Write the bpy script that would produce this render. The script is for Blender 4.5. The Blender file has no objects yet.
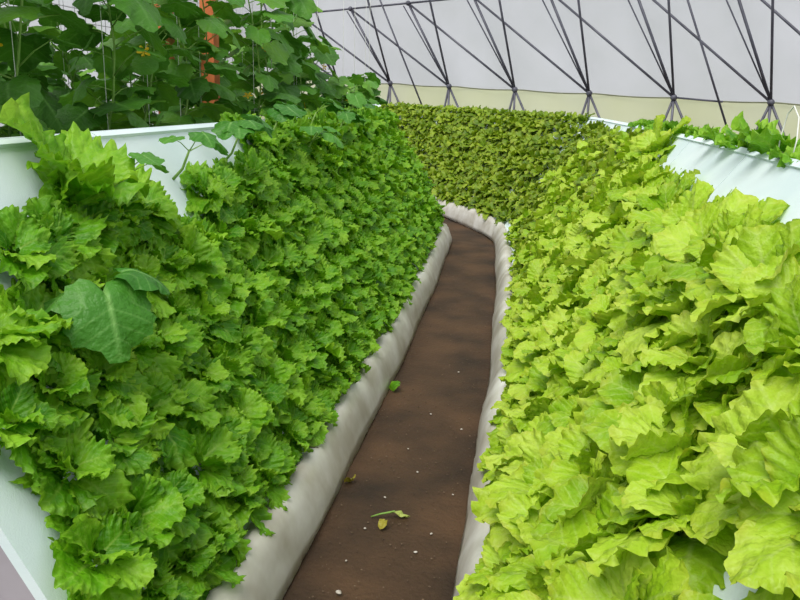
import bpy, math, random
import numpy as np
from mathutils import Matrix, Vector

random.seed(7)
rng = np.random.default_rng(7)
scene = bpy.context.scene
col = scene.collection

# ------------------------------------------------------------------ camera
cam_data = bpy.data.cameras.new('camera')
cam_data.sensor_width = 36.0
cam_data.lens = 785.0 / 800.0 * 36.0
cam_data.clip_start = 0.02
cam = bpy.data.objects.new('camera', cam_data)
col.objects.link(cam)
right = Vector((0.9848137, 0.17029853, 0.03376955))
down = Vector((0.07522959, -0.24328362, -0.9670334))
fwd = Vector((-0.15646879, 0.95488821, -0.25240053))
CAM_H = 1.65
m = Matrix((( right.x, -down.x, -fwd.x, 0.0),
            ( right.y, -down.y, -fwd.y, 0.0),
            ( right.z, -down.z, -fwd.z, CAM_H),
            (0, 0, 0, 1)))
cam.matrix_world = m
scene.camera = cam

# ------------------------------------------------------------------ light
world = bpy.data.worlds.new('overcast_sky')
scene.world = world
world.use_nodes = True
wb = world.node_tree.nodes['Background']
wb.inputs['Color'].default_value = (0.93, 0.97, 1.0, 1)
wb.inputs['Strength'].default_value = 0.70

sun_data = bpy.data.lights.new('sun', 'SUN')
sun_data.energy = 2.6
sun_data.angle = math.radians(38)
sun_data.color = (1.0, 0.97, 0.90)
sun = bpy.data.objects.new('sun', sun_data)
col.objects.link(sun)
sun.rotation_euler = Vector((-0.14, -0.50, 0.85)).to_track_quat('Z', 'Y').to_euler()

scene.view_settings.view_transform = 'Standard'
scene.view_settings.look = 'None'
scene.view_settings.exposure = 0.24
scene.view_settings.gamma = 1.0
scene.view_settings.use_curve_mapping = False


# ------------------------------------------------------------------ helpers
def srgb(r, g, b):
    def c(v):
        v /= 255.0
        return v / 12.92 if v <= 0.04045 else ((v + 0.055) / 1.055) ** 2.4
    return (c(r), c(g), c(b), 1.0)


def mesh_from(name, verts, faces, uvs=None, smooth=True, mat=None):
    me = bpy.data.meshes.new(name)
    me.from_pydata([tuple(map(float, v)) for v in verts], [], [tuple(map(int, f)) for f in faces])
    if uvs is not None:
        layer = me.uv_layers.new(name='leaf_uv')
        idx = np.empty(len(me.loops), dtype=np.int32)
        me.loops.foreach_get('vertex_index', idx)
        layer.data.foreach_set('uv', np.asarray(uvs, dtype=np.float32)[idx].ravel())
    if smooth:
        me.polygons.foreach_set('use_smooth', [True] * len(me.polygons))
    if mat is not None:
        me.materials.append(mat)
    me.update()
    return me


def link(name, me, parent=None, matrix=None):
    o = bpy.data.objects.new(name, me)
    col.objects.link(o)
    if parent is not None:
        o.parent = parent
    if matrix is not None:
        o.matrix_local = matrix
    return o


def tag(o, label, cat, group=None, kind=None):
    o['label'] = label
    if cat:
        o['category'] = cat
    if group:
        o['group'] = group
    if kind:
        o['kind'] = kind
    return o


def empty(name, loc=(0, 0, 0)):
    o = bpy.data.objects.new(name, None)
    o.empty_display_size = 0.05
    o.location = loc
    col.objects.link(o)
    return o


def frame_matrix(p, x, y, z):
    return Matrix(((x[0], y[0], z[0], p[0]), (x[1], y[1], z[1], p[1]), (x[2], y[2], z[2], p[2]), (0, 0, 0, 1)))


def unit(v):
    v = np.asarray(v, float)
    return v / np.linalg.norm(v)


def tube(points, radii, n=6, cap=True):
    """verts, faces of a tube along points"""
    pts = np.asarray(points, float)
    k = len(pts)
    if np.isscalar(radii):
        radii = [radii] * k
    V, F = [], []
    prev = None
    for i in range(k):
        t = unit(pts[min(i + 1, k - 1)] - pts[max(i - 1, 0)])
        a = np.array([0, 0, 1.0]) if abs(t[2]) < 0.9 else np.array([1.0, 0, 0])
        if prev is not None:
            a = prev
        x = unit(a - t * (a @ t))
        prev = x
        y = np.cross(t, x)
        for j in range(n):
            w = 2 * math.pi * j / n
            V.append(pts[i] + radii[i] * (math.cos(w) * x + math.sin(w) * y))
    for i in range(k - 1):
        for j in range(n):
            F.append((i * n + j, i * n + (j + 1) % n, (i + 1) * n + (j + 1) % n, (i + 1) * n + j))
    if cap:
        F.append(tuple(range(n - 1, -1, -1)))
        F.append(tuple((k - 1) * n + j for j in range(n)))
    return V, F


# ------------------------------------------------------------------ materials
def new_mat(name):
    mt = bpy.data.materials.new(name)
    mt.use_nodes = True
    nt = mt.node_tree
    nt.nodes.clear()
    out = nt.nodes.new('ShaderNodeOutputMaterial')
    return mt, nt, out


def ramp(nt, fac, stops):
    r = nt.nodes.new('ShaderNodeValToRGB')
    while len(r.color_ramp.elements) < len(stops):
        r.color_ramp.elements.new(0.5)
    for e, (p, c) in zip(r.color_ramp.elements, stops):
        e.position = p
        e.color = c
    nt.links.new(fac, r.inputs['Fac'])
    return r.outputs['Color']


def mix_rgb(nt, fac, a, b, blend='MIX'):
    n = nt.nodes.new('ShaderNodeMix')
    n.data_type = 'RGBA'
    n.blend_type = blend
    for s, v in ((n.inputs[0], fac), (n.inputs[6], a), (n.inputs[7], b)):
        if hasattr(v, 'links'):
            nt.links.new(v, s)
        else:
            s.default_value = v
    return n.outputs[2]


def math_node(nt, op, a, b=None, c=None):
    n = nt.nodes.new('ShaderNodeMath')
    n.operation = op
    for i, v in enumerate((a, b, c)):
        if v is None:
            continue
        if hasattr(v, 'links'):
            nt.links.new(v, n.inputs[i])
        else:
            n.inputs[i].default_value = v
    return n.outputs[0]


def leaf_material(name, dark, mid, light, rib, tip, tip_amount, trans=0.35, rough=0.45, veins=7.0, noise_scale=18.0):
    """a leaf: colour varies leaf by leaf and over the blade, pale midrib and side veins, light coming through"""
    mt, nt, out = new_mat(name)
    geo = nt.nodes.new('ShaderNodeNewGeometry')
    uv = nt.nodes.new('ShaderNodeUVMap')
    uv.uv_map = 'leaf_uv'
    sep = nt.nodes.new('ShaderNodeSeparateXYZ')
    nt.links.new(uv.outputs['UV'], sep.inputs[0])
    u = math_node(nt, 'ABSOLUTE', sep.outputs['X'])
    v = sep.outputs['Y']
    oi = nt.nodes.new('ShaderNodeObjectInfo')
    rnd = math_node(nt, 'FRACT', math_node(nt, 'ADD', geo.outputs['Random Per Island'], oi.outputs['Random']))
    nz = nt.nodes.new('ShaderNodeTexNoise')
    nz.inputs['Scale'].default_value = noise_scale
    nz.inputs['Detail'].default_value = 3
    nt.links.new(geo.outputs['Position'], nz.inputs['Vector'])
    f = math_node(nt, 'ADD', math_node(nt, 'MULTIPLY', rnd, 0.62), math_node(nt, 'MULTIPLY', math_node(nt, 'SUBTRACT', nz.outputs['Fac'], 0.3), 0.85))
    base = ramp(nt, f, [(0.12, dark), (0.5, mid), (0.92, light)])
    # blade edge tinted
    edge = math_node(nt, 'MULTIPLY', math_node(nt, 'POWER', math_node(nt, 'MAXIMUM', u, math_node(nt, 'MULTIPLY', v, 0.96)), 6.0), tip_amount)
    c = mix_rgb(nt, math_node(nt, 'MULTIPLY', edge, nz.outputs['Fac']), base, tip)
    # midrib and side veins
    midr = math_node(nt, 'SUBTRACT', 1.0, math_node(nt, 'SMOOTHSTEP' if False else 'MULTIPLY', u, 14.0))
    midr = math_node(nt, 'MULTIPLY', math_node(nt, 'MAXIMUM', midr, 0.0), math_node(nt, 'SUBTRACT', 1.1, v))
    sv = math_node(nt, 'SINE', math_node(nt, 'MULTIPLY', math_node(nt, 'SUBTRACT', v, math_node(nt, 'MULTIPLY', u, 0.45)), veins * 6.2832))
    sv = math_node(nt, 'MULTIPLY', math_node(nt, 'POWER', math_node(nt, 'MAXIMUM', sv, 0.0), 8.0), 0.22)
    fac = math_node(nt, 'MINIMUM', math_node(nt, 'ADD', math_node(nt, 'MULTIPLY', midr, 0.75), sv), 0.85)
    c = mix_rgb(nt, fac, c, rib)
    pb = nt.nodes.new('ShaderNodeBsdfPrincipled')
    pb.inputs['Roughness'].default_value = rough
    pb.inputs['Specular IOR Level'].default_value = 0.35
    nt.links.new(c, pb.inputs['Base Color'])
    bump = nt.nodes.new('ShaderNodeBump')
    bump.inputs['Strength'].default_value = 0.7
    bump.inputs['Distance'].default_value = 0.010
    nz2 = nt.nodes.new('ShaderNodeTexNoise')
    nz2.inputs['Scale'].default_value = 55
    nz2.inputs['Detail'].default_value = 2
    nt.links.new(geo.outputs['Position'], nz2.inputs['Vector'])
    nt.links.new(nz2.outputs['Fac'], bump.inputs['Height'])
    nt.links.new(bump.outputs['Normal'], pb.inputs['Normal'])
    tr = nt.nodes.new('ShaderNodeBsdfTranslucent')
    tc = mix_rgb(nt, 1.0, c, (1.0, 1.0, 0.62, 1), 'MULTIPLY')
    nt.links.new(tc, tr.inputs['Color'])
    mx = nt.nodes.new('ShaderNodeMixShader')
    mx.inputs['Fac'].default_value = trans
    nt.links.new(pb.outputs[0], mx.inputs[1])
    nt.links.new(tr.outputs[0], mx.inputs[2])
    nt.links.new(mx.outputs[0], out.inputs['Surface'])
    return mt


def plain_material(name, c1, c2, scale=6.0, rough=0.6, bump=0.0, bump_scale=30.0, metallic=0.0, spec=0.4, trans=0.0, detail=4.0, stops=(0.35, 0.7), clear=0.0):
    mt, nt, out = new_mat(name)
    tc = nt.nodes.new('ShaderNodeTexCoord')
    geo = nt.nodes.new('ShaderNodeNewGeometry')
    nz = nt.nodes.new('ShaderNodeTexNoise')
    nz.inputs['Scale'].default_value = scale
    nz.inputs['Detail'].default_value = detail
    nt.links.new(geo.outputs['Position'], nz.inputs['Vector'])
    c = ramp(nt, nz.outputs['Fac'], [(stops[0], c1), (stops[1], c2)])
    pb = nt.nodes.new('ShaderNodeBsdfPrincipled')
    pb.inputs['Roughness'].default_value = rough
    pb.inputs['Metallic'].default_value = metallic
    pb.inputs['Specular IOR Level'].default_value = spec
    nt.links.new(c, pb.inputs['Base Color'])
    if bump > 0:
        b = nt.nodes.new('ShaderNodeBump')
        b.inputs['Strength'].default_value = bump
        b.inputs['Distance'].default_value = 0.02
        n2 = nt.nodes.new('ShaderNodeTexNoise')
        n2.inputs['Scale'].default_value = bump_scale
        n2.inputs['Detail'].default_value = 5
        nt.links.new(geo.outputs['Position'], n2.inputs['Vector'])
        nt.links.new(n2.outputs['Fac'], b.inputs['Height'])
        nt.links.new(b.outputs['Normal'], pb.inputs['Normal'])
    if trans > 0:
        tr = nt.nodes.new('ShaderNodeBsdfTranslucent')
        nt.links.new(c, tr.inputs['Color'])
        mx = nt.nodes.new('ShaderNodeMixShader')
        mx.inputs['Fac'].default_value = trans
        nt.links.new(pb.outputs[0], mx.inputs[1])
        nt.links.new(tr.outputs[0], mx.inputs[2])
        sh = mx.outputs[0]
        if clear > 0:      # thin film: part of the daylight passes straight through
            tp = nt.nodes.new('ShaderNodeBsdfTransparent')
            nt.links.new(c, tp.inputs['Color'])
            m2 = nt.nodes.new('ShaderNodeMixShader')
            m2.inputs['Fac'].default_value = clear
            nt.links.new(sh, m2.inputs[1])
            nt.links.new(tp.outputs[0], m2.inputs[2])
            sh = m2.outputs[0]
        nt.links.new(sh, out.inputs['Surface'])
    else:
        nt.links.new(pb.outputs[0], out.inputs['Surface'])
    return mt


M = {}
M['lettuce_left'] = leaf_material('frilly_green_leaf', srgb(66, 134, 10), srgb(108, 172, 22), srgb(152, 202, 50), srgb(176, 214, 96), srgb(172, 206, 64), 0.8, trans=0.36)
M['lettuce_right'] = leaf_material('yellow_green_leaf', srgb(134, 182, 22), srgb(172, 210, 44), srgb(202, 228, 88), srgb(212, 230, 136), srgb(182, 164, 60), 0.8, trans=0.32, veins=5.0)
M['lettuce_rear'] = leaf_material('olive_green_leaf', srgb(82, 120, 14), srgb(128, 162, 30), srgb(172, 196, 58), srgb(170, 196, 80), srgb(146, 118, 44), 0.9, trans=0.3)
M['cucumber'] = leaf_material('cucumber_leaf', srgb(56, 106, 30), srgb(84, 142, 44), srgb(126, 176, 58), srgb(110, 160, 80), srgb(70, 120, 40), 0.3, trans=0.3, veins=4.0, noise_scale=5.0)
M['young_cucumber'] = leaf_material('young_cucumber_leaf', srgb(54, 116, 30), srgb(72, 134, 40), srgb(96, 154, 54), srgb(140, 190, 104), srgb(90, 150, 56), 0.3, trans=0.25, veins=4.0, noise_scale=5.0)
M['stem'] = plain_material('plant_stem', srgb(110, 150, 60), srgb(140, 176, 90), 20, 0.5)
M['flower'] = plain_material('yellow_petals', srgb(226, 178, 16), srgb(246, 212, 40), 30, 0.5, trans=0.25)
M['dry'] = leaf_material('fallen_leaf', srgb(140, 160, 60), srgb(164, 184, 90), srgb(180, 190, 100), srgb(200, 206, 140), srgb(170, 150, 60), 0.5, trans=0.2)
M['dry_yellow'] = leaf_material('withered_leaf', srgb(140, 130, 40), srgb(160, 150, 50), srgb(170, 160, 70), srgb(180, 176, 110), srgb(130, 100, 40), 0.5, trans=0.2)
M['foam'] = plain_material('white_polystyrene', srgb(214, 231, 234), srgb(228, 241, 243), 3.0, 0.7, bump=0.12, bump_scale=220, spec=0.3)
M['skirt'] = plain_material('plastic_film', srgb(196, 190, 176), srgb(238, 236, 230), 5.0, 0.35, bump=0.22, bump_scale=8, spec=0.5, trans=0.18)
M['end_cover'] = plain_material('shade_grey_film', srgb(158, 152, 160), srgb(178, 172, 180), 3.0, 0.5, bump=0.2, bump_scale=6)  # shade on the rack end is put into this grey colour
M['soil'] = plain_material('damp_soil', srgb(44, 32, 19), srgb(86, 62, 40), 2.4, 0.72, bump=0.5, bump_scale=46, spec=0.35, detail=9.0, stops=(0.3, 0.72))
M['film'] = plain_material('greenhouse_film', srgb(236, 236, 236), srgb(248, 247, 250), 0.8, 0.55, bump=0.25, bump_scale=1.6, spec=0.3, trans=0.4, clear=0.5)
M['film_low'] = plain_material('greenish_film', srgb(238, 240, 196), srgb(246, 247, 214), 0.8, 0.5, bump=0.2, bump_scale=2.0, spec=0.3, trans=0.4, clear=0.4)
M['steel'] = plain_material('dark_steel_tube', srgb(84, 84, 96), srgb(112, 112, 124), 4, 0.45, metallic=0.3, spec=0.5)
M['wire'] = plain_material('grey_wire', srgb(150, 152, 152), srgb(170, 172, 172), 4, 0.5, metallic=0.3)
M['orange'] = plain_material('orange_paint', srgb(196, 104, 58), srgb(214, 124, 74), 8, 0.6)
M['string'] = plain_material('white_string', srgb(220, 222, 214), srgb(236, 238, 232), 30, 0.7)
M['pebble'] = plain_material('pale_pebble', srgb(170, 162, 150), srgb(206, 200, 192), 60, 0.8)
M['mud'] = plain_material('dark_mud', srgb(50, 44, 30), srgb(84, 74, 52), 60, 0.8)
M['seam'] = plain_material('dark_seam', srgb(120, 124, 96), srgb(140, 144, 112), 4, 0.6)

# ------------------------------------------------------------------ bed paths
RIDGE_Z, BOT_Z = 1.48, 0.20


class BedPath:
    """plan line of a bed: ground line of its plastic skirt; N points from the aisle to the ridge"""

    def __init__(self, pts, side, off, smooth=0.25):
        pts = np.asarray(pts, float)
        seg = np.linalg.norm(np.diff(pts, axis=0), axis=1)
        s = np.r_[0, np.cumsum(seg)]
        n = int(s[-1] / 0.05)
        ss = np.linspace(0, s[-1], n)
        xy = np.c_[np.interp(ss, s, pts[:, 0]), np.interp(ss, s, pts[:, 1])]
        k = max(1, int(smooth / 0.05))
        pad = np.vstack([xy[0] + (xy[0] - xy[1]) * np.arange(k, 0, -1)[:, None], xy, xy[-1] + (xy[-1] - xy[-2]) * np.arange(1, k + 1)[:, None]])
        w = np.ones(2 * k + 1) / (2 * k + 1)
        xy = np.c_[np.convolve(pad[:, 0], w, 'valid'), np.convolve(pad[:, 1], w, 'valid')]
        self.xy = xy
        self.s = np.r_[0, np.cumsum(np.linalg.norm(np.diff(xy, axis=0), axis=1))]
        T = np.gradient(xy, axis=0)
        T /= np.linalg.norm(T, axis=1)[:, None]
        self.T = T
        self.N = np.c_[-T[:, 1], T[:, 0]] * (1 if side == 'left' else -1)
        self.off = off
        self.L = self.s[-1]

    def at(self, s):
        p = np.array([np.interp(s, self.s, self.xy[:, k]) for k in (0, 1)])
        n = np.array([np.interp(s, self.s, self.N[:, k]) for k in (0, 1)])
        n /= np.linalg.norm(n)
        return p, n

    def pt(self, s, d, z):
        p, n = self.at(s)
        q = p + n * d
        return np.array([q[0], q[1], z])

    def panel(self, s, q, lift=0.0):
        """point on the planted slope, q = 0 at the foot and 1 at the ridge; and its outward normal"""
        d0, d1 = 0.14, self.off
        p, n = self.at(s)
        slope = np.array([n[0] * (d1 - d0), n[1] * (d1 - d0), RIDGE_Z - BOT_Z])
        nor = unit(np.array([-n[0] * slope[2], -n[1] * slope[2], d1 - d0]))
        base = np.array([p[0] + n[0] * d0, p[1] + n[1] * d0, BOT_Z])
        return base + slope * q + nor * lift, nor, unit(slope)

    def back(self, s, q, lift=0.0):
        d0, d1 = 2 * self.off - 0.14, self.off
        p, n = self.at(s)
        slope = np.array([n[0] * (d1 - d0), n[1] * (d1 - d0), RIDGE_Z - BOT_Z])
        nor = unit(np.array([n[0] * slope[2], n[1] * slope[2], abs(d1 - d0)]))
        base = np.array([p[0] + n[0] * d0, p[1] + n[1] * d0, BOT_Z])
        return base + slope * q + nor * lift, nor, unit(slope)


left_path = BedPath([(-0.72, 1.42), (-0.725, 3.0), (-0.735, 4.6), (-0.80, 7.0), (-0.90, 9.15)], 'left', 0.89)
right_path = BedPath([(-0.16, -1.2), (-0.17, 2.3), (-0.18, 4.5), (-0.27, 7.0), (-0.40, 9.1), (-0.47, 9.5), (-0.68, 9.95),
                      (-1.35, 11.3), (-2.5, 13.0), (-4.0, 14.6)], 'right', 1.05)
SPLIT = 10.55        # arc length where the side bed meets the rear bed


# ------------------------------------------------------------------ setting
def structure(name, me, label, parent=None):
    o = link(name, me, parent)
    o['kind'] = 'structure'
    o['label'] = label
    return o


# soil: a gently uneven grid
def soil():
    xs = np.r_[np.linspace(-12, -2, 8), np.linspace(-1.8, 0.6, 49), np.linspace(0.8, 12, 9)]
    ys = np.r_[np.linspace(-4, 1, 6), np.linspace(1.15, 12, 150), np.linspace(12.5, 24, 10)]
    V, F = [], []
    r = np.random.default_rng(3)
    for y in ys:
        for x in xs:
            inside = -1.8 < x < 0.6 and 1.1 < y < 12
            V.append((x, y, -0.006 + (r.uniform(-0.005, 0.005) + 0.005 * math.sin(y * 5.3 + x * 3) if inside else 0)))
    n = len(xs)
    for j in range(len(ys) - 1):
        for i in range(n - 1):
            F.append((j * n + i, j * n + i + 1, (j + 1) * n + i + 1, (j + 1) * n + i))
    structure('floor', mesh_from('floor', V, F, mat=M['soil']), 'dark brown damp soil of the aisle between the lettuce beds')


soil()

# rear greenhouse wall: film behind a steel space frame; A = first low hub, U = step between hubs
A0 = np.array([-3.153, 16.972])
STEP = np.array([1.33461, -0.73194])
U = unit(STEP)
NOUT = np.array([0.48086, 0.87680])
Z_L, Z_U = 1.81, 3.35
TILT_L, TILT_U = -0.03, 0.05     # the hub lines run slightly out of level


def wp(i, along, out, z):
    p = A0 + STEP * i + U * along + NOUT * out
    return np.array([p[0], p[1], z])


def film_out(z):
    return float(np.interp(z, [0, Z_L, Z_U, 5.0, 7.0], [0.55, 0.30, -0.20, -1.3, -3.2]))


def film_sheet(name, i0, i1, zs, mat, label, nx=90, wob=0.03):
    V, F = [], []
    r = np.random.default_rng(11)
    ii = np.linspace(i0, i1, nx)
    for z in zs:
        for a, i in enumerate(ii):
            sag = -0.025 * math.sin(math.pi * (i % 1.0)) if z == Z_L else 0
            w = wob * math.sin(i * 6.2832 + z * 2) + r.uniform(-wob, wob) * 0.4
            V.append(wp(i, 0, film_out(z) + w, z + sag + (TILT_L * (i - 2.5) if z == Z_L else 0)))
    for j in range(len(zs) - 1):
        for a in range(nx - 1):
            F.append((j * nx + a, j * nx + a + 1, (j + 1) * nx + a + 1, (j + 1) * nx + a))
    o = structure(name, mesh_from(name, V, F, mat=mat), label)
    return o


wall_rear = film_sheet('wall_rear', -5, 9, [Z_L, 2.2, 2.7, Z_U, 4.0, 5.0, 6.0, 7.0], M['film'], 'pale translucent plastic film of the greenhouse wall behind the beds')
wall_low = film_sheet('wall_rear_skirt', -5, 9, [0.0, 0.5, 1.0, 1.4, Z_L], M['film_low'], 'yellowish lower film band of the greenhouse wall')
# seam rope where the two films meet
sp = [wp(i, 0, film_out(Z_L) - 0.05, Z_L + TILT_L * (i - 2.5) - 0.025 * math.sin(math.pi * (i % 1.0))) for i in np.linspace(-4, 8, 120)]
V, F = tube(sp, 0.012, 5)
seam = link('film_seam', mesh_from('film_seam', V, F, mat=M['seam']), wall_rear)

# left greenhouse wall behind the cucumbers with a wire grid
V, F = [], []
for j, z in enumerate(np.linspace(0, 6, 7)):
    for i, y in enumerate(np.linspace(-2, 22, 25)):
        V.append((-7.6 + 0.03 * math.sin(i * 1.7 + j) + 0.06 * z, y, z))
for j in range(6):
    for i in range(24):
        F.append((j * 25 + i, j * 25 + i + 1, (j + 1) * 25 + i + 1, (j + 1) * 25 + i))
wall_left = structure('wall_left', mesh_from('wall_left', V, F, mat=M['film']), 'white plastic film wall behind the cucumber vines')
for z in np.arange(2.0, 3.6, 0.2):
    V, F = tube([(-7.3, 4, z), (-7.3, 20, z)], 0.006, 4)
    link('wire', mesh_from('wire', V, F, mat=M['wire']), wall_left)
for y in np.arange(6, 19, 0.3):
    V, F = tube([(-7.3, y, 1.6), (-7.3, y, 3.8)], 0.006, 4)
    link('wire', mesh_from('wire', V, F, mat=M['wire']), wall_left)

# steel space frame
frame = empty('space_frame', wp(2, 0, 0, 0))
tag(frame, 'dark steel tube space frame with fanned struts along the film wall', 'steel frame')
inv = Matrix.Translation(-Vector(wp(2, 0, 0, 0)))


def strut(a, b, r, name='strut'):
    V, F = tube([a, b], r, 7)
    link(name, mesh_from(name, V, F, mat=M['steel']), frame, inv)


def hub(p, r):
    V, F = [], []
    nu, nv = 8, 5
    for j in range(nv + 1):
        th = math.pi * j / nv
        for i in range(nu):
            ph = 2 * math.pi * i / nu
            V.append(np.array(p) + r * np.array([math.sin(th) * math.cos(ph), math.sin(th) * math.sin(ph), math.cos(th)]))
    for j in range(nv):
        for i in range(nu):
            F.append((j * nu + i, (j + 1) * nu + i, (j + 1) * nu + (i + 1) % nu, j * nu + (i + 1) % nu))
    link('hub', mesh_from('hub', V, F, mat=M['steel']), frame, inv)


for i in range(-2, 8):
    zl = Z_L + TILT_L * (i - 2.5)
    zu = Z_U + TILT_U * i
    L = wp(i, 0, 0, zl)
    Up = wp(i, -0.72, -0.5, zu)
    Uprev = wp(i - 1, -0.72, -0.5, zu - TILT_U)
    strut(L, Up, 0.024)
    strut(L, Uprev, 0.021)
    strut(L, wp(i, -0.04, -1.15, 4.3), 0.021)
    strut(L, wp(i, -0.98, -0.32, zu - 0.02), 0.013, 'thin_strut')
    strut(Up, Uprev, 0.02, 'chord')
    strut(L, wp(i, -0.70, 0.45, 0.0), 0.022, 'leg')
    strut(L, wp(i, 0.02, 0.05, 0.0), 0.022, 'leg')
    strut(L, wp(i, 0.80, 0.50, 0.0), 0.022, 'leg')
    hub(L, 0.058)
    hub(Up, 0.05)
for i in (0, 4):
    strut(wp(i, 0.02, -0.62, 3.75), wp(i, 0.98, 0.12, 1.1), 0.018, 'brace')
strut(wp(4, 0, 0, Z_L - 0.045), wp(4, 0.80, 0, Z_L - 0.09), 0.016, 'rail')


# ------------------------------------------------------------------ racks
def slab(c):
    """box mesh from 4 outer corners and 4 inner corners"""
    V = list(c)
    F = [(0, 1, 2, 3), (7, 6, 5, 4), (0, 4, 5, 1), (1, 5, 6, 2), (2, 6, 7, 3), (3, 7, 4, 0)]
    return V, F


def rack(path, s0, s1, name, label, board_len, skirt_seed, end_caps=(False, False)):
    p0 = path.pt(s0, path.off, 0)
    root = empty(name, p0)
    tag(root, label, 'planting rack')
    inv = Matrix.Translation(-Vector(p0))
    n = max(1, round((s1 - s0) / board_len))
    gap = 0.004
    th = 0.028
    for k in range(n):
        a = s0 + (s1 - s0) * k / n + gap
        b = s0 + (s1 - s0) * (k + 1) / n - gap
        sub = np.linspace(a, b, 4)
        for fn in (path.panel, path.back):
            V, F = [], []
            for s in sub:
                for q, lf in ((-0.02, 0), (1.0, 0), (1.0, -th), (-0.02, -th)):
                    V.append(fn(s, q, lf)[0])
            for j in range(3):
                for e in range(4):
                    F.append((j * 4 + e, j * 4 + (e + 1) % 4, (j + 1) * 4 + (e + 1) % 4, (j + 1) * 4 + e))
            F.append((3, 2, 1, 0)); F.append((12, 13, 14, 15))
            link('board', mesh_from('board', V, F, smooth=False, mat=M['foam']), root, inv)
    # ridge cap strip
    V, F = [], []
    ss = np.linspace(s0, s1, int((s1 - s0) / 0.15) + 2)
    r = np.random.default_rng(skirt_seed)
    for s in ss:
        w = r.uniform(-0.004, 0.004)
        for d, z in ((-0.003, -0.004), (-0.001, 0.002), (0.010, 0.002), (0.016, -0.020)):
            V.append(path.pt(s, path.off + d, RIDGE_Z + z))
    for j in range(len(ss) - 1):
        for e in range(3):
            F.append((j * 4 + e, j * 4 + e + 1, (j + 1) * 4 + e + 1, (j + 1) * 4 + e))
    link('ridge_cap', mesh_from('ridge_cap', V, F, mat=M['foam']), root, inv)
    # end triangles
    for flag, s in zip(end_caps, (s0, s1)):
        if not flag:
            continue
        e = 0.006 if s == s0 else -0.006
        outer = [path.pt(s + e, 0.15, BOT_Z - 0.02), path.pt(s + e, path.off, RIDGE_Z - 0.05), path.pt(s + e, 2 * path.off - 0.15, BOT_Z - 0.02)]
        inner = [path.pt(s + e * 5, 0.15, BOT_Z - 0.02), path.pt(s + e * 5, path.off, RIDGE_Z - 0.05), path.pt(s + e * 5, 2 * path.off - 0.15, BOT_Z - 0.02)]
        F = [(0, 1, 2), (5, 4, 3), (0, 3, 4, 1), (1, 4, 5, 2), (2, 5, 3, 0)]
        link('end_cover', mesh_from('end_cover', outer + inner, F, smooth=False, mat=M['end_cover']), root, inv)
    # plastic film skirt along the foot: ground, bulge, lip, tuck behind the boards
    for back in (False, True):
        V, F = [], []
        ss = np.linspace(s0, s1, int((s1 - s0) / 0.035) + 2)
        ph = r.uniform(0, 6, 8)
        prof = [(0.045, 0.000), (0.000, 0.004), (0.006, 0.05), (0.022, 0.11), (0.045, 0.17), (0.075, 0.215), (0.11, 0.225), (0.165, 0.19), (0.20, 0.12)]
        ncol = len(prof)
        for s in ss:
            for j, (d, z) in enumerate(prof):
                t = j / (ncol - 1)
                w = 0.008 * math.sin(s * 3.1 + ph[0] + 2 * t) + 0.004 * math.sin(s * 8.3 + ph[1] + 6 * t + 2 * math.sin(s * 1.7)) + 0.0012 * math.sin(s * 27 + ph[2] + 15 * t + 3 * math.sin(s * 2.9))
                dz = (0.014 * math.sin(s * 3.2 + ph[3]) + 0.007 * math.sin(s * 8 + ph[4] + 2 * math.sin(s * 2.3)) ) * min(1.0, z / 0.15)
                dd = d + w * (0.3 if j < 2 else 1.0) + r.uniform(-0.0015, 0.0015)
                if back:
                    dd = 2 * path.off - dd
                V.append(path.pt(s, dd, max(0.0, z + dz)))
        for a in range(len(ss) - 1):
            for j in range(ncol - 1):
                F.append((a * ncol + j, a * ncol + j + 1, (a + 1) * ncol + j + 1, (a + 1) * ncol + j))
        link('film_skirt', mesh_from('film_skirt', V, F, mat=M['skirt']), root, inv)
    return root


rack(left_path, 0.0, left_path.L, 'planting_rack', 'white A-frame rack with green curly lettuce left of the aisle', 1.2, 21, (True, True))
rack(right_path, 0.0, SPLIT, 'planting_rack', 'white A-frame rack carrying yellow-green lettuce right of the aisle', 1.2, 22)
rack(right_path, SPLIT, right_path.L, 'planting_rack', 'white A-frame rack closing the far end of the aisle', 1.2, 23)


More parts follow.
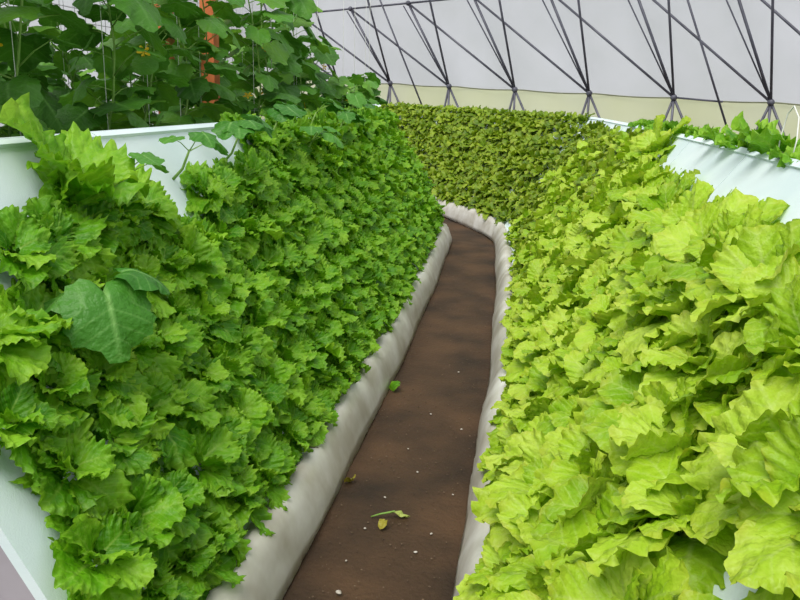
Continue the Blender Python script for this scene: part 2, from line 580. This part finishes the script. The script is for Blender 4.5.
# ------------------------------------------------------------------ lettuce leaves
def lettuce_leaf(L, W, frill, waves, arch, seed, rings=9, segs=61, jag=0.03, savoy=0.22, fine=2.6):
    """a broad rounded blade fanned out from its base, the margin ruffled in waves that run all round it"""
    r = np.random.default_rng(seed)
    ph = r.uniform(0, 6.28, 12)
    tmax = math.radians(100)
    rho = np.linspace(0.05, 1.0, rings) ** 0.7
    V, UV, F, out = [], [], [], []
    half = 1e-6
    for j in range(segs):
        th = -tmax + 2 * tmax * j / (segs - 1)
        c = max(0.0, math.cos(th * 0.86))
        R0 = L * (0.13 + 0.87 * c ** 0.95) * (1 + 0.05 * math.sin(th * 3 + ph[9]) + 0.03 * math.sin(th * 5 + ph[10]))
        out.append((th, R0))
        half = max(half, abs(R0 * math.sin(th)))
    wsc = (W / 2) / half
    dj = r.uniform(-1, 1, segs)
    k3 = r.uniform(0.6, 1.4, 4)
    for i in range(rings):
        p = rho[i]
        for j in range(segs):
            th, R0 = out[j]
            t = j / (segs - 1)
            a1 = t * waves * 6.2832 + ph[0] + 0.9 * math.sin(t * 9 + ph[1])
            a2 = a1 * fine + ph[3] + 1.2 * math.sin(t * 17 + ph[2])
            e = p ** 3.0
            env = 0.42 + 1.0 * (0.5 + 0.5 * math.sin(t * 11 * k3[0] + ph[7])) * (0.55 + 0.45 * math.sin(t * 23 * k3[1] + ph[8]))
            e2 = p ** 6.0 * env
            R_ = R0 * p * (1 + jag * p ** 6 * (env * math.sin(a2 + 1.0) + 0.5 * dj[j]))
            x = R_ * math.sin(th) * wsc
            y = R_ * math.cos(th) + 0.08 * L
            sidef = 0.5 + 0.5 * min(1.0, R0 / L * 1.5)
            z = frill * sidef * (e * 0.52 * math.sin(a1) + e2 * 0.5 * math.sin(a2) + e2 * 0.14 * dj[j] + p ** 1.5 * 0.5 * math.sin(a1 * 0.43 + ph[4]))
            z += savoy * frill * (math.sin(x * 150 + ph[5]) * math.sin(y * 130 + ph[6])) * 1.5 * p
            z += 0.10 * W * (abs(x) / (W / 2)) ** 1.5 * (1 - 0.9 * max(0.0, y / L))
            ang = arch * max(0.0, y) / L
            rad = L / arch
            V.append((x, rad * math.sin(ang) + z * math.sin(ang), -rad * (1 - math.cos(ang)) + z * math.cos(ang)))
            UV.append((max(-1, min(1, x / (W / 2))), max(0.0, min(1.0, y / (1.08 * L)))))
    for i in range(rings - 1):
        for j in range(segs - 1):
            F.append((i * segs + j, (i + 1) * segs + j, (i + 1) * segs + j + 1, i * segs + j + 1))
    return np.array(V), [f[::-1] for f in F], UV


def leaf_set(kind, n, Ls, Ws, frills, waves, arches, seed, **kw):
    r = np.random.default_rng(seed)
    return [lettuce_leaf(r.uniform(*Ls), r.uniform(*Ws), r.uniform(*frills), r.uniform(*waves), r.uniform(*arches), seed * 100 + k, **kw) for k in range(n)]


def to_meshes(sets, mat):
    return [mesh_from('leaf', V, F, UV, mat=mat) for V, F, UV in sets]


SETS = {
    'left': leaf_set('left', 14, (0.13, 0.18), (0.15, 0.20), (0.020, 0.030), (3.8, 5.4), (0.4, 1.3), 1, rings=11, segs=97, fine=4.3, jag=0.036),
    'right': leaf_set('right', 14, (0.17, 0.25), (0.18, 0.25), (0.017, 0.028), (2.8, 4.2), (0.4, 1.4), 2, rings=10, segs=75, fine=3.4, jag=0.026),
}
FAR = {
    'left': leaf_set('left', 8, (0.12, 0.17), (0.13, 0.18), (0.020, 0.030), (3.4, 4.6), (0.4, 1.3), 4, rings=5, segs=33, fine=2.2),
    'right': leaf_set('right', 8, (0.14, 0.19), (0.14, 0.19), (0.018, 0.028), (3.0, 4.4), (0.4, 1.3), 5, rings=5, segs=33, fine=2.2),
    'rear': leaf_set('rear', 8, (0.10, 0.15), (0.10, 0.14), (0.018, 0.027), (3.0, 4.4), (0.3, 1.1), 6, rings=5, segs=23, fine=1.9, jag=0.05),
}
MATS = {'left': M['lettuce_left'], 'right': M['lettuce_right'], 'rear': M['lettuce_rear']}
NEAR_MESH = {k: to_meshes(v, MATS[k]) for k, v in SETS.items()}


def leaf_frames(n, rnd, tilt0, tilt1, scale0=0.65):
    """rosette about local Z: list of 4x4 matrices and scales"""
    out = []
    az0 = rnd.uniform(0, 6.28)
    for k in range(n):
        t = k / max(1, n - 1)
        az = az0 + k * 2.39996 + rnd.uniform(-0.35, 0.35)
        tilt = math.radians(tilt0 + (tilt1 - tilt0) * t ** 0.8 + rnd.uniform(-9, 9))
        rad = Vector((math.cos(az), math.sin(az), 0))
        ax = Vector((0, 0, 1))
        d = (ax * math.cos(tilt) + rad * math.sin(tilt)).normalized()
        zz = (ax - d * ax.dot(d)).normalized()
        xx = d.cross(zz)
        roll = rnd.uniform(-0.35, 0.35)
        q = Matrix.Rotation(roll, 3, d)
        xx, zz = q @ xx, q @ zz
        sc = scale0 + (1 - scale0) * min(1.0, t * 1.5) + rnd.uniform(-0.08, 0.08)
        p = rad * (0.008 + 0.012 * t) + ax * (0.02 * (1 - t))
        out.append(frame_matrix(p, xx, d, zz) @ Matrix.Scale(sc, 4))
    return out


prnd = random.Random(5)


def plant_axes(base, nor, up, size):
    ax = unit(np.asarray(nor) + np.array([prnd.uniform(-.15, .15), prnd.uniform(-.15, .15), up]))
    xx = unit(np.cross([0.13, 1.0, 0.07], ax))
    yy = np.cross(ax, xx)
    return frame_matrix(base, xx, yy, ax) @ Matrix.Rotation(prnd.uniform(0, 6.28), 4, 'Z') @ Matrix.Scale(size, 4)


def lettuce(kind, rot, label, group, n=12, tilt=(10, 80)):
    o = empty('lettuce')
    o.matrix_local = rot
    for mm in leaf_frames(n, prnd, *tilt):
        link('leaf' if mm.to_scale()[0] > 0.80 else 'inner_leaf', prnd.choice(NEAR_MESH[kind]), o, mm)
    tag(o, label, 'lettuce', group)
    return o


class Mass:
    """the heads that show smallest, joined into one object per bed"""

    def __init__(self, kind):
        self.kind, self.V, self.F, self.UV, self.n = kind, [], [], [], 0

    def add(self, rot, n=11):
        for mm in leaf_frames(n, prnd, 10, 80):
            V, F, UV = FAR[self.kind][prnd.randrange(8)]
            A = np.array(rot @ mm)
            self.V.append(V @ A[:3, :3].T + A[:3, 3])
            self.F.append(np.array(F) + self.n)
            self.UV.append(np.array(UV))
            self.n += len(V)

    def build(self, name, label):
        V = np.vstack(self.V); F = np.vstack(self.F)
        me = bpy.data.meshes.new(name)
        me.vertices.add(len(V)); me.vertices.foreach_set('co', V.astype(np.float32).ravel())
        me.loops.add(F.size); me.loops.foreach_set('vertex_index', F.astype(np.int32).ravel())
        me.polygons.add(len(F)); me.polygons.foreach_set('loop_start', np.arange(0, F.size, 4, dtype=np.int32))
        me.update(calc_edges=True)
        lay = me.uv_layers.new(name='leaf_uv')
        lay.data.foreach_set('uv', np.vstack(self.UV)[F.ravel()].astype(np.float32).ravel())
        me.polygons.foreach_set('use_smooth', [True] * len(F))
        me.materials.append(MATS[self.kind])
        o = link(name, me)
        tag(o, label, 'lettuce', kind='stuff')
        return o


ROW = ['bottom row', 'second row up', 'third row up', 'middle row', 'third row below ridge', 'second row below ridge', 'top row']
ORD = ['first', 'second', 'third', 'fourth', 'fifth', 'sixth', 'seventh', 'eighth', 'ninth', 'tenth', 'eleventh', 'twelfth', 'thirteenth', 'fourteenth',
       'fifteenth', 'sixteenth', 'seventeenth', 'eighteenth', 'nineteenth', 'twentieth'] + ['twenty-' + w for w in
       ('first', 'second', 'third', 'fourth', 'fifth', 'sixth', 'seventh', 'eighth', 'ninth')] + ['thirtieth', 'thirty-first', 'thirty-second']
CAMP = Vector((0, 0, CAM_H))


def in_view(p, margin=60):
    d = Vector(p) - CAMP
    z = d.dot(fwd)
    if z < 0.2:
        return False
    x, y = 400 + 785 * d.dot(right) / z, 300 + 785 * d.dot(down) / z
    return -margin < x < 800 + margin and -margin < y < 600 + margin


def plant_bed(path, kind, s0, s1, spacing, qs, prefix, bedname, mass, detail_until, skip, sizefn, n_leaves=12):
    n = int(round((s1 - s0) / spacing))
    cnt = 0
    for r_, q in enumerate(qs):
        order = 0
        for k in range(n + 1):
            s = s0 + (s1 - s0) * (k + (0.5 if r_ % 2 else 0.0)) / n + prnd.uniform(-0.03, 0.03)
            if s > s1 + 0.02:
                continue
            qq = q + prnd.uniform(-0.02, 0.02)
            if skip(s, qq, r_):
                continue
            p, nor, sl = path.panel(s, qq, 0.004)
            up = prnd.uniform(0.25, 0.6) if kind == 'right' else prnd.uniform(0.42, 0.88)
            rot = plant_axes(p, nor, up, sizefn(s, qq))
            if s < detail_until and in_view(p):
                label = '%s lettuce, %s in view from near end, %s, %s' % (prefix, ORD[order], ROW[r_], bedname)
                lettuce(kind, rot, label, 'lettuces in the %s of the %s' % (ROW[r_], bedname), n_leaves)
                order += 1
                cnt += 1
            elif kind == 'right' and prnd.random() < (s - 5.6) / 4.6:
                mass_rear.add(rot)        # the two varieties mingle towards the corner
            else:
                mass.add(rot)
    return cnt


# left bed: bare boards at the near lower corner and below the near ridge
def skip_left(s, q, r):
    if s < 0.10 + 0.10 * q:
        return True
    if q > 0.83 and s < 2.7:
        return True
    if q > 0.72 and s < 0.5:
        return True
    if math.hypot(s - 1.55, (q - 0.78) * 1.5) < 0.14:
        return True
    return False


mass_left, mass_right, mass_rear = Mass('left'), Mass('right'), Mass('rear')
c1 = plant_bed(left_path, 'left', 0.06, left_path.L - 0.05, 0.19, [0.09, 0.22, 0.355, 0.49, 0.625, 0.765, 0.91],
               'frilly green', 'left bed', mass_left, 4.4, skip_left, lambda s, q: prnd.uniform(0.92, 1.12) * (0.85 if q < 0.15 else 1))


def skip_right(s, q, r):
    y = s - 1.2
    for gs, gq, gr in GAPS:
        if math.hypot(s - gs, (q - gq) * 1.5) < gr:
            return True
    return q > 0.82 and 1.2 < y < 5.0


GAPS = [(2.48, 0.50, 0.165), (2.78, 0.63, 0.11), (4.25, 0.78, 0.15), (4.1, 0.48, 0.10)]


c2 = plant_bed(right_path, 'right', 0.9, SPLIT - 0.2, 0.215, [0.09, 0.215, 0.34, 0.475, 0.61, 0.745, 0.88],
               'yellow-green', 'right bed', mass_right, 6.3, skip_right, lambda s, q: prnd.uniform(0.9, 1.08) * (0.72 if q < 0.15 else 1), 13)
c3 = plant_bed(right_path, 'rear', SPLIT, right_path.L - 0.6, 0.17, [0.07, 0.20, 0.33, 0.46, 0.59, 0.72, 0.85],
               'olive-green', 'rear bed', mass_rear, 0, lambda s, q, r: False, lambda s, q: prnd.uniform(1.05, 1.25))
for s in np.arange(SPLIT, right_path.L - 0.6, 0.17):
    p, nor, sl = right_path.panel(s, 0.95, 0.004)
    mass_rear.add(plant_axes(p, nor, 0.8, prnd.uniform(0.8, 1.0)))
mass_left.build('lettuce_mass', 'dense frilly green lettuces covering the far half of the left bed')
mass_right.build('lettuce_mass', 'dense yellow-green lettuces covering the far half of the right bed')
mass_rear.build('lettuce_mass', 'dense olive-green lettuces covering the bed across the aisle end')
print('lettuces', c1, c2, c3)


# ------------------------------------------------------------------ cucumbers
def cucumber_leaf(size, seed, droop=0.5, rings=5, segs=36):
    """five shallow pointed lobes, heart-shaped base, toothed edge; grows from the petiole joint along +Y"""
    r = np.random.default_rng(seed)
    ph = r.uniform(0, 6.28, 6)
    lobes = [(0.0, 1.0, 0.42), (0.95, 0.84, 0.46), (-0.95, 0.84, 0.46), (1.95, 0.66, 0.5), (-1.95, 0.66, 0.5)]
    V, UV = [(0, 0, 0)], [(0, 0)]
    for i in range(1, rings + 1):
        p = i / rings
        for j in range(segs):
            th = -math.pi + 2 * math.pi * j / segs
            base = 0.72 - 0.40 * max(0.0, (abs(th) - 2.35) / 0.8) ** 1.5
            rr = base
            for c, h, w in lobes:
                d = (th - c) / w
                rr = max(rr, base + max(0.03, h - 0.72) * max(0.0, 1 - abs(d)) ** 0.8) if abs(d) < 1 else rr
            rr *= 1 + (0.035 * (1 if j % 2 else -1) + r.uniform(-0.02, 0.02)) * p ** 3
            rad = rr * p * size * 0.62
            x, y = rad * math.sin(th), rad * math.cos(th)
            z = -droop * size * 0.30 * p ** 2 * (0.7 + 0.5 * math.cos(th * 5 + ph[0]) * 0.25)
            z += 0.03 * size * math.sin(th * 5 + ph[1]) * p ** 2 + 0.02 * size * math.sin(th * 11 + ph[2]) * p ** 3
            z += 0.05 * size * p * abs(math.sin(th * 0.5)) 
            V.append((x, y, z))
            UV.append((x / (size * 0.6), max(0.0, y / (size * 0.62))))
    F = [(0, 1 + (j + 1) % segs, 1 + j) for j in range(segs)]
    for i in range(rings - 1):
        for j in range(segs):
            a, b = 1 + i * segs + j, 1 + i * segs + (j + 1) % segs
            F.append((a, b, b + segs, a + segs))
    return V, F, UV


def make_cuc(seeds, sizes, mat):
    out = []
    for k in range(seeds):
        r = random.Random(900 + k)
        V, F, UV = cucumber_leaf(1.0, 40 + k, droop=r.uniform(0.25, 0.9))
        out.append(mesh_from('leaf', V, F, UV, mat=mat))
    return out


CUC = make_cuc(8, 1, M['cucumber'])
YCUC = make_cuc(5, 1, M['young_cucumber'])

# flower: five petals
V, F = [(0, 0, 0)], []
for k in range(5):
    a = 2 * math.pi * k / 5
    for da, rr, z in ((-0.45, 0.55, 0.30), (-0.22, 0.95, 0.34), (0, 1.08, 0.26), (0.22, 0.95, 0.34), (0.45, 0.55, 0.30)):
        V.append((rr * math.cos(a + da), rr * math.sin(a + da), z))
    o = 1 + k * 5
    F += [(0, o, o + 1), (0, o + 1, o + 2), (0, o + 2, o + 3), (0, o + 3, o + 4)]
FLOWER = mesh_from('flower', V, F, mat=M['flower'])

# petiole along +Y, unit length
V, F = tube([(0, 0, 0), (0, 0.5, 0.06), (0, 1.0, 0.02)], [0.022, 0.016, 0.013], 5)
PETIOLE = mesh_from('petiole', V, F, mat=M['stem'])

crnd = random.Random(31)


def leaf_on_petiole(root, node, az, rise, plen, size, pitch, meshes, roll=0.0):
    d = Vector((math.cos(az) * math.cos(rise), math.sin(az) * math.cos(rise), math.sin(rise)))
    z = (Vector((0, 0, 1)) - d * d.z).normalized()
    x = d.cross(z)
    pm = frame_matrix(node, x, d, z) @ Matrix.Diagonal((plen * 0.9, plen, plen, 1)).to_4x4()
    tip = Vector(node) + d * plen
    y2 = Vector((math.cos(az) * math.cos(pitch), math.sin(az) * math.cos(pitch), math.sin(pitch)))
    z2 = (Vector((0, 0, 1)) - y2 * y2.z).normalized()
    q = Matrix.Rotation(roll, 3, y2)
    z2 = q @ z2
    x2 = y2.cross(z2)
    lm = frame_matrix(tip, x2, y2, z2) @ Matrix.Scale(size, 4)
    lf = link('leaf', crnd.choice(meshes), root, lm)
    link('petiole', PETIOLE, lf, lm.inverted() @ pm)
    return lf


def cucumber(x, y, h, z0, n, label, size=0.26, flowers=1):
    root = empty('cucumber_vine', (x, y, 0))
    tag(root, label, 'cucumber plant', 'cucumber vines behind the left bed')
    pts = []
    ph = crnd.uniform(0, 6)
    for k in range(12):
        t = k / 11
        pts.append((0.05 * math.sin(t * 9 + ph), 0.05 * math.cos(t * 7 + ph), t * h))
    V, F = tube(pts, [0.010 - 0.006 * k / 11 for k in range(12)], 6)
    link('stem', mesh_from('stem', V, F, mat=M['stem']), root)
    V, F = tube([(0.02, 0.02, 0.0), (0.0, 0.0, 4.4)], 0.002, 4)
    link('string', mesh_from('string', V, F, mat=M['string']), root)
    az = crnd.uniform(0, 6)
    for k in range(n):
        t = (k + crnd.random() * 0.6) / n
        z = z0 + (h - z0) * t
        i = min(10, int(z / h * 11))
        f = z / h * 11 - i
        node = [pts[i][c] * (1 - f) + pts[i + 1][c] * f for c in (0, 1, 2)]
        az += 2.4 + crnd.uniform(-0.5, 0.5)
        leaf_on_petiole(root, node, az, crnd.uniform(0.1, 0.7), crnd.uniform(0.12, 0.24), size * crnd.uniform(0.7, 1.2) * (1 - 0.35 * t), crnd.uniform(-0.9, 0.15), CUC, crnd.uniform(-0.4, 0.4))
    for k in range(flowers):
        t = crnd.uniform(0.35, 0.95)
        z = z0 + (h - z0) * t
        a = crnd.uniform(-1.9, 0.6)
        p = Vector((0.10 * math.cos(a), 0.10 * math.sin(a), z))
        fl = link('flower', FLOWER, root, Matrix.Translation(p) @ Matrix.Rotation(crnd.uniform(0.6, 1.5), 4, Vector((-math.sin(a), math.cos(a), 0))) @ Matrix.Scale(0.034, 4))
    for k in range(3):
        t = crnd.uniform(0.3, 0.95)
        z = z0 + (h - z0) * t
        a = crnd.uniform(0, 6.28)
        P = [(0.02 * math.cos(a), 0.02 * math.sin(a), z)]
        for j in range(1, 14):
            rr = 0.02 + j * 0.010
            P.append((rr * math.cos(a) + 0.012 * math.sin(j * 1.3), rr * math.sin(a) + 0.012 * math.cos(j * 1.3), z + 0.05 * math.sin(j * 0.3) + 0.01 * math.sin(j * 1.3)))
        V, F = tube(P, 0.0018, 4)
        link('tendril', mesh_from('tendril', V, F, mat=M['stem']), root)
    return root


front_y = [1.75, 2.2, 2.65, 3.1, 3.55, 4.0, 4.5, 5.0, 5.5, 6.0, 6.5, 7.0, 7.5, 8.0, 8.45, 8.9, 9.3]
for k, y in enumerate(front_y):
    h = (2.6 if y < 6.3 else 2.4 if y < 7.2 else 2.05 if y < 7.8 else 1.85 if y < 8.7 else 1.68) + crnd.uniform(-0.12, 0.12)
    cucumber(-2.08 + crnd.uniform(-0.12, 0.12), y + crnd.uniform(-0.08, 0.08), h, 1.0, 34,
             'broad-leaved cucumber vine, %s from the near end of the front row behind left rack' % ORD[k], 0.31, 1 if k % 2 else 2)
for k, y in enumerate([2.3, 2.85, 3.4, 3.95, 4.5, 5.05, 5.6, 6.2, 6.8, 7.4]):
    h = (2.5 if y < 6.5 else 2.2) + crnd.uniform(-0.2, 0.2)
    cucumber(-2.75 + crnd.uniform(-0.15, 0.15), y, h, 0.9, 30,
             'broad-leaved cucumber vine, %s from the near end of the second row behind left rack' % ORD[k], 0.31, 1)

for k, y in enumerate([2.6, 3.25, 3.9, 4.55, 5.2, 5.85, 6.5, 7.15, 7.8]):
    cucumber(-3.30 + crnd.uniform(-0.15, 0.15), y, 2.0 + crnd.uniform(-0.15, 0.15), 0.9, 26,
             'broad-leaved cucumber vine, %s from the near end of the third row behind left rack' % ORD[k], 0.32, 0)

# young cucumbers that grow among the lettuces near the left ridge: (s, q, [(azimuth, rise, stalk, size, pitch)])
def young(s, q, leaves, label):
    p, nor, sl = left_path.panel(s, q, 0.0)
    root = empty('young_cucumber', p)
    tag(root, label, 'cucumber plant', 'young cucumbers among the left lettuces')
    V, F = tube([(0, 0, 0), tuple(nor * 0.05 + np.array([0, 0, 0.02])), tuple(nor * 0.09 + np.array([0, 0, 0.08]))], [0.007, 0.006, 0.005], 6)
    link('stem', mesh_from('stem', V, F, mat=M['stem']), root)
    for az, rise, pl, size, pitch in leaves:
        leaf_on_petiole(root, tuple(nor * 0.088 + np.array([0, 0, 0.075])), az, rise, pl, size, pitch, YCUC)
    return root


young(0.58, 0.56, [(-0.75, 0.25, 0.12, 0.27, -0.95), (0.5, 0.7, 0.15, 0.18, -0.35), (-2.0, 0.4, 0.12, 0.11, -0.3)], 'young cucumber with the largest broad leaf lying over the near left lettuces')
young(1.1, 0.80, [(-0.4, 0.6, 0.14, 0.12, -0.3), (1.0, 0.4, 0.12, 0.12, -0.5)], 'young cucumber with two broad leaves before bare white board')
young(1.7, 0.84, [(-0.6, 0.6, 0.14, 0.13, -0.4), (0.9, 0.3, 0.13, 0.14, -0.6), (-1.8, 0.5, 0.12, 0.11, -0.2)], 'young cucumber with three leaves at the right end of the bare left board')
for k, (s, q) in enumerate([(2.3, 0.86), (3.0, 0.9), (3.5, 0.8), (4.0, 0.93), (4.6, 0.86), (5.2, 0.94)]):
    young(s, q, [(crnd.uniform(-1.5, 1.5), crnd.uniform(0.3, 0.7), 0.15, crnd.uniform(0.13, 0.2), crnd.uniform(-0.7, -0.2)) for _ in range(4)],
          'young cucumber trailing over the upper left lettuces, %s from the near end' % ORD[k])

# ------------------------------------------------------------------ single lettuces that stand out
p, nor, sl = left_path.panel(0.90, 0.83, 0.004)
lettuce('left', plant_axes(p, nor, 3.2, 1.7), 'tall frilly lettuce standing up against the bare white board at upper left', None, 6, (2, 14))
for k, s in enumerate(np.arange(3.9, 8.2, 0.27)):
    p, nor, sl = right_path.back(s, 0.93, 0.004)
    lettuce('left', plant_axes(p, nor, 2.4, prnd.uniform(0.85, 1.05) * (1.3 if 4.3 < s < 5.0 else 1)), 'green lettuce behind the right ridge, %s from near end of back slope' % ORD[k], 'lettuces on the back slope of the right rack', 9, (4, 34))

# ------------------------------------------------------------------ orange posts behind the cucumbers
for (x, y), lab in (((-2.95, 6.1), 'orange post seen through the cucumber leaves, nearer the left edge'), ((-2.62, 6.2), 'orange post seen through the cucumber leaves, nearer the ridge end')):
    w = 0.055
    V, F = [], []
    zs = [0, 0.02, 3.5, 3.52]
    ws = [w + 0.03, w, w, w + 0.01]
    for z, ww in zip(zs, ws):
        V += [(-ww, -ww, z), (ww, -ww, z), (ww, ww, z), (-ww, ww, z)]
    for j in range(3):
        for e in range(4):
            F.append((j * 4 + e, j * 4 + (e + 1) % 4, (j + 1) * 4 + (e + 1) % 4, (j + 1) * 4 + e))
    F += [(3, 2, 1, 0), (12, 13, 14, 15)]
    o = link('orange_post', mesh_from('orange_post', V, F, smooth=False, mat=M['orange']))
    o.location = (x, y, 0)
    tag(o, lab, 'post')

# ------------------------------------------------------------------ litter on the soil
def fallen(loc, rotz, L, W, mat, label, seed, stalk=0.0, curl=1.3):
    V, F, UV = lettuce_leaf(L, W, 0.010, 3.0, curl, seed, rings=6, segs=25, fine=2.0)
    V = np.array(V)
    V[:, 2] -= V[:, 2].min()
    root = empty('fallen_leaf', loc)
    root.rotation_euler = (0, 0, rotz)
    tag(root, label, 'leaf', 'leaves lying on the soil')
    link('blade', mesh_from('blade', V, F, UV, mat=mat), root)
    if stalk > 0:
        z0 = float(V[:5, 2].mean())
        V2, F2 = tube([(0, 0.02, z0), (0.004, -stalk * 0.5, z0 * 0.5 + 0.006), (-0.004, -stalk, 0.004)], [0.005, 0.004, 0.003], 6)
        link('stalk', mesh_from('stalk', V2, F2, mat=M['stem']), root)


fallen((-0.665, 4.2, 0.0), 1.9, 0.07, 0.09, M['lettuce_left'], 'small green leaf fallen at the foot of the left plastic skirt, mid aisle', 71)
fallen((-0.675, 3.03, 0.0), 0.9, 0.05, 0.06, M['dry_yellow'], 'small yellowish leaf scrap lying against the left plastic skirt', 72)
fallen((-0.47, 2.80, 0.0), -1.35, 0.075, 0.035, M['dry'], 'pale green leaf with a long stalk lying mid aisle', 73, stalk=0.075, curl=0.7)
fallen((-0.475, 2.745, 0.0), 2.8, 0.05, 0.04, M['dry_yellow'], 'withered yellow leaf beside the pale stalked leaf on the soil', 74, curl=0.8)


def pebble(x, y, r, seed, label):
    q = np.random.default_rng(seed)
    V, F = [], []
    nu, nv = 9, 6
    for j in range(nv + 1):
        th = math.pi * j / nv
        for i in range(nu):
            ph = 2 * math.pi * i / nu
            k = r * (1 + q.uniform(-0.16, 0.16))
            V.append((k * math.sin(th) * math.cos(ph) * 1.3, k * math.sin(th) * math.sin(ph), k * math.cos(th) * 0.6 + r * 0.35))
    for j in range(nv):
        for i in range(nu):
            F.append((j * nu + i, (j + 1) * nu + i, (j + 1) * nu + (i + 1) % nu, j * nu + (i + 1) % nu))
    o = link('pebble', mesh_from('pebble', V, F, mat=M['pebble']))
    o.location = (x, y, 0)
    o.rotation_euler = (0, 0, q.uniform(0, 6))
    tag(o, label, 'pebble', 'pale pebbles on the soil')


PEB = [(-0.55, 2.28, 0.009, 'largest pale pebble on the soil near the left skirt'),
       (-0.57, 2.47, 0.004, 'tiny pale pebble behind the largest pebble by the left skirt'),
       (-0.55, 2.70, 0.005, 'pale pebble left of the withered leaves'),
       (-0.52, 2.96, 0.005, 'pale pebble behind the stalked leaf'),
       (-0.33, 2.58, 0.006, 'pale pebble nearest the right skirt at the near end'),
       (-0.29, 2.72, 0.005, 'pale pebble close to the right skirt, second from near end'),
       (-0.42, 3.22, 0.005, 'pale pebble mid aisle beyond the stalked leaf'),
       (-0.27, 3.74, 0.006, 'pale pebble by the right skirt level with the fallen green leaf'),
       (-0.45, 3.90, 0.005, 'pale pebble mid aisle before the fallen green leaf'),
       (-0.37, 4.60, 0.006, 'pale pebble mid aisle beyond the fallen green leaf'),
       (-0.50, 3.45, 0.004, 'tiny pale pebble left of the aisle middle'),
       (-0.24, 3.05, 0.004, 'tiny pale pebble tucked against the right skirt')]
for k, (x, y, r, lab) in enumerate(PEB):
    pebble(x, y, r, 300 + k, lab)
# uncountable crumbs of soil and grit
V, F = [], []
q = np.random.default_rng(77)
for k in range(900):
    y = 1.6 + 8 * q.random() ** 1.6
    x0, x1 = np.interp(y, [1.4, 4.6, 8.6], [-0.71, -0.72, -0.84]), np.interp(y, [1.4, 4.6, 9], [-0.18, -0.2, -0.42])
    x = x0 + (x1 - x0) * q.random()
    r = q.uniform(0.0015, 0.005)
    o = len(V)
    for dx, dy, dz in ((1, 0, .2), (-1, 0, .2), (0, 1, .2), (0, -1, .2), (0, 0, 1), (0, 0, -.3)):
        V.append((x + dx * r * q.uniform(.7, 1.3), y + dy * r * q.uniform(.7, 1.3), dz * r + 0.003))
    F += [(o + a, o + b, o + c) for a, b, c in ((0, 2, 4), (2, 1, 4), (1, 3, 4), (3, 0, 4), (2, 0, 5), (1, 2, 5), (3, 1, 5), (0, 3, 5))]
o = link('soil_crumbs', mesh_from('soil_crumbs', V, F, smooth=False, mat=plain_material('soil_crumb', srgb(56, 42, 30), srgb(122, 104, 84), 40, 0.9)))
tag(o, 'fine crumbs of soil and grit scattered along the aisle', 'soil', kind='stuff')

# twig on the left skirt lip
V, F = tube([(-0.90, 2.83, 0.235), (-0.85, 2.86, 0.243), (-0.79, 2.88, 0.236)], [0.0025, 0.003, 0.002], 5)
o = link('twig', mesh_from('twig', V, F, mat=M['mud']))
tag(o, 'thin dark twig lying across the lip of the left plastic skirt', 'twig')

# white strings tied to the right ridge
root = empty('tie_string', (0.90, 3.0, 1.48))
tag(root, 'pair of white strings tied to the right ridge below the frame hub', 'string')
inv = Matrix.Translation((-0.90, -3.0, -1.48))
for pts in ([(0.885, 3.16, 1.475), (0.890, 3.17, 1.55), (0.905, 3.18, 1.63), (0.915, 3.15, 1.66), (0.922, 3.10, 1.62), (0.915, 3.06, 1.54), (0.905, 3.05, 1.48)],
            [(0.872, 3.18, 1.485), (0.885, 3.10, 1.487), (0.90, 3.02, 1.483)]):
    V, F = tube(pts, 0.0028, 5)
    link('strand', mesh_from('strand', V, F, mat=M['string']), root, inv)
V, F = [], []
q = np.random.default_rng(5)
for j in range(6):
    th = math.pi * j / 5
    for i in range(10):
        ph = 2 * math.pi * i / 10
        k = 1 + q.uniform(-0.25, 0.25)
        V.append((0.868 + 0.016 * k * math.sin(th) * math.cos(ph), 3.06 + 0.055 * k * math.sin(th) * math.sin(ph), 1.488 + 0.010 * k * math.cos(th)))
for j in range(5):
    for i in range(10):
        F.append((j * 10 + i, (j + 1) * 10 + i, (j + 1) * 10 + (i + 1) % 10, j * 10 + (i + 1) % 10))
o = link('root_clump', mesh_from('root_clump', V, F, mat=M['mud']))
tag(o, 'small dark clump of dirt beside the string on the right ridge', 'dirt')
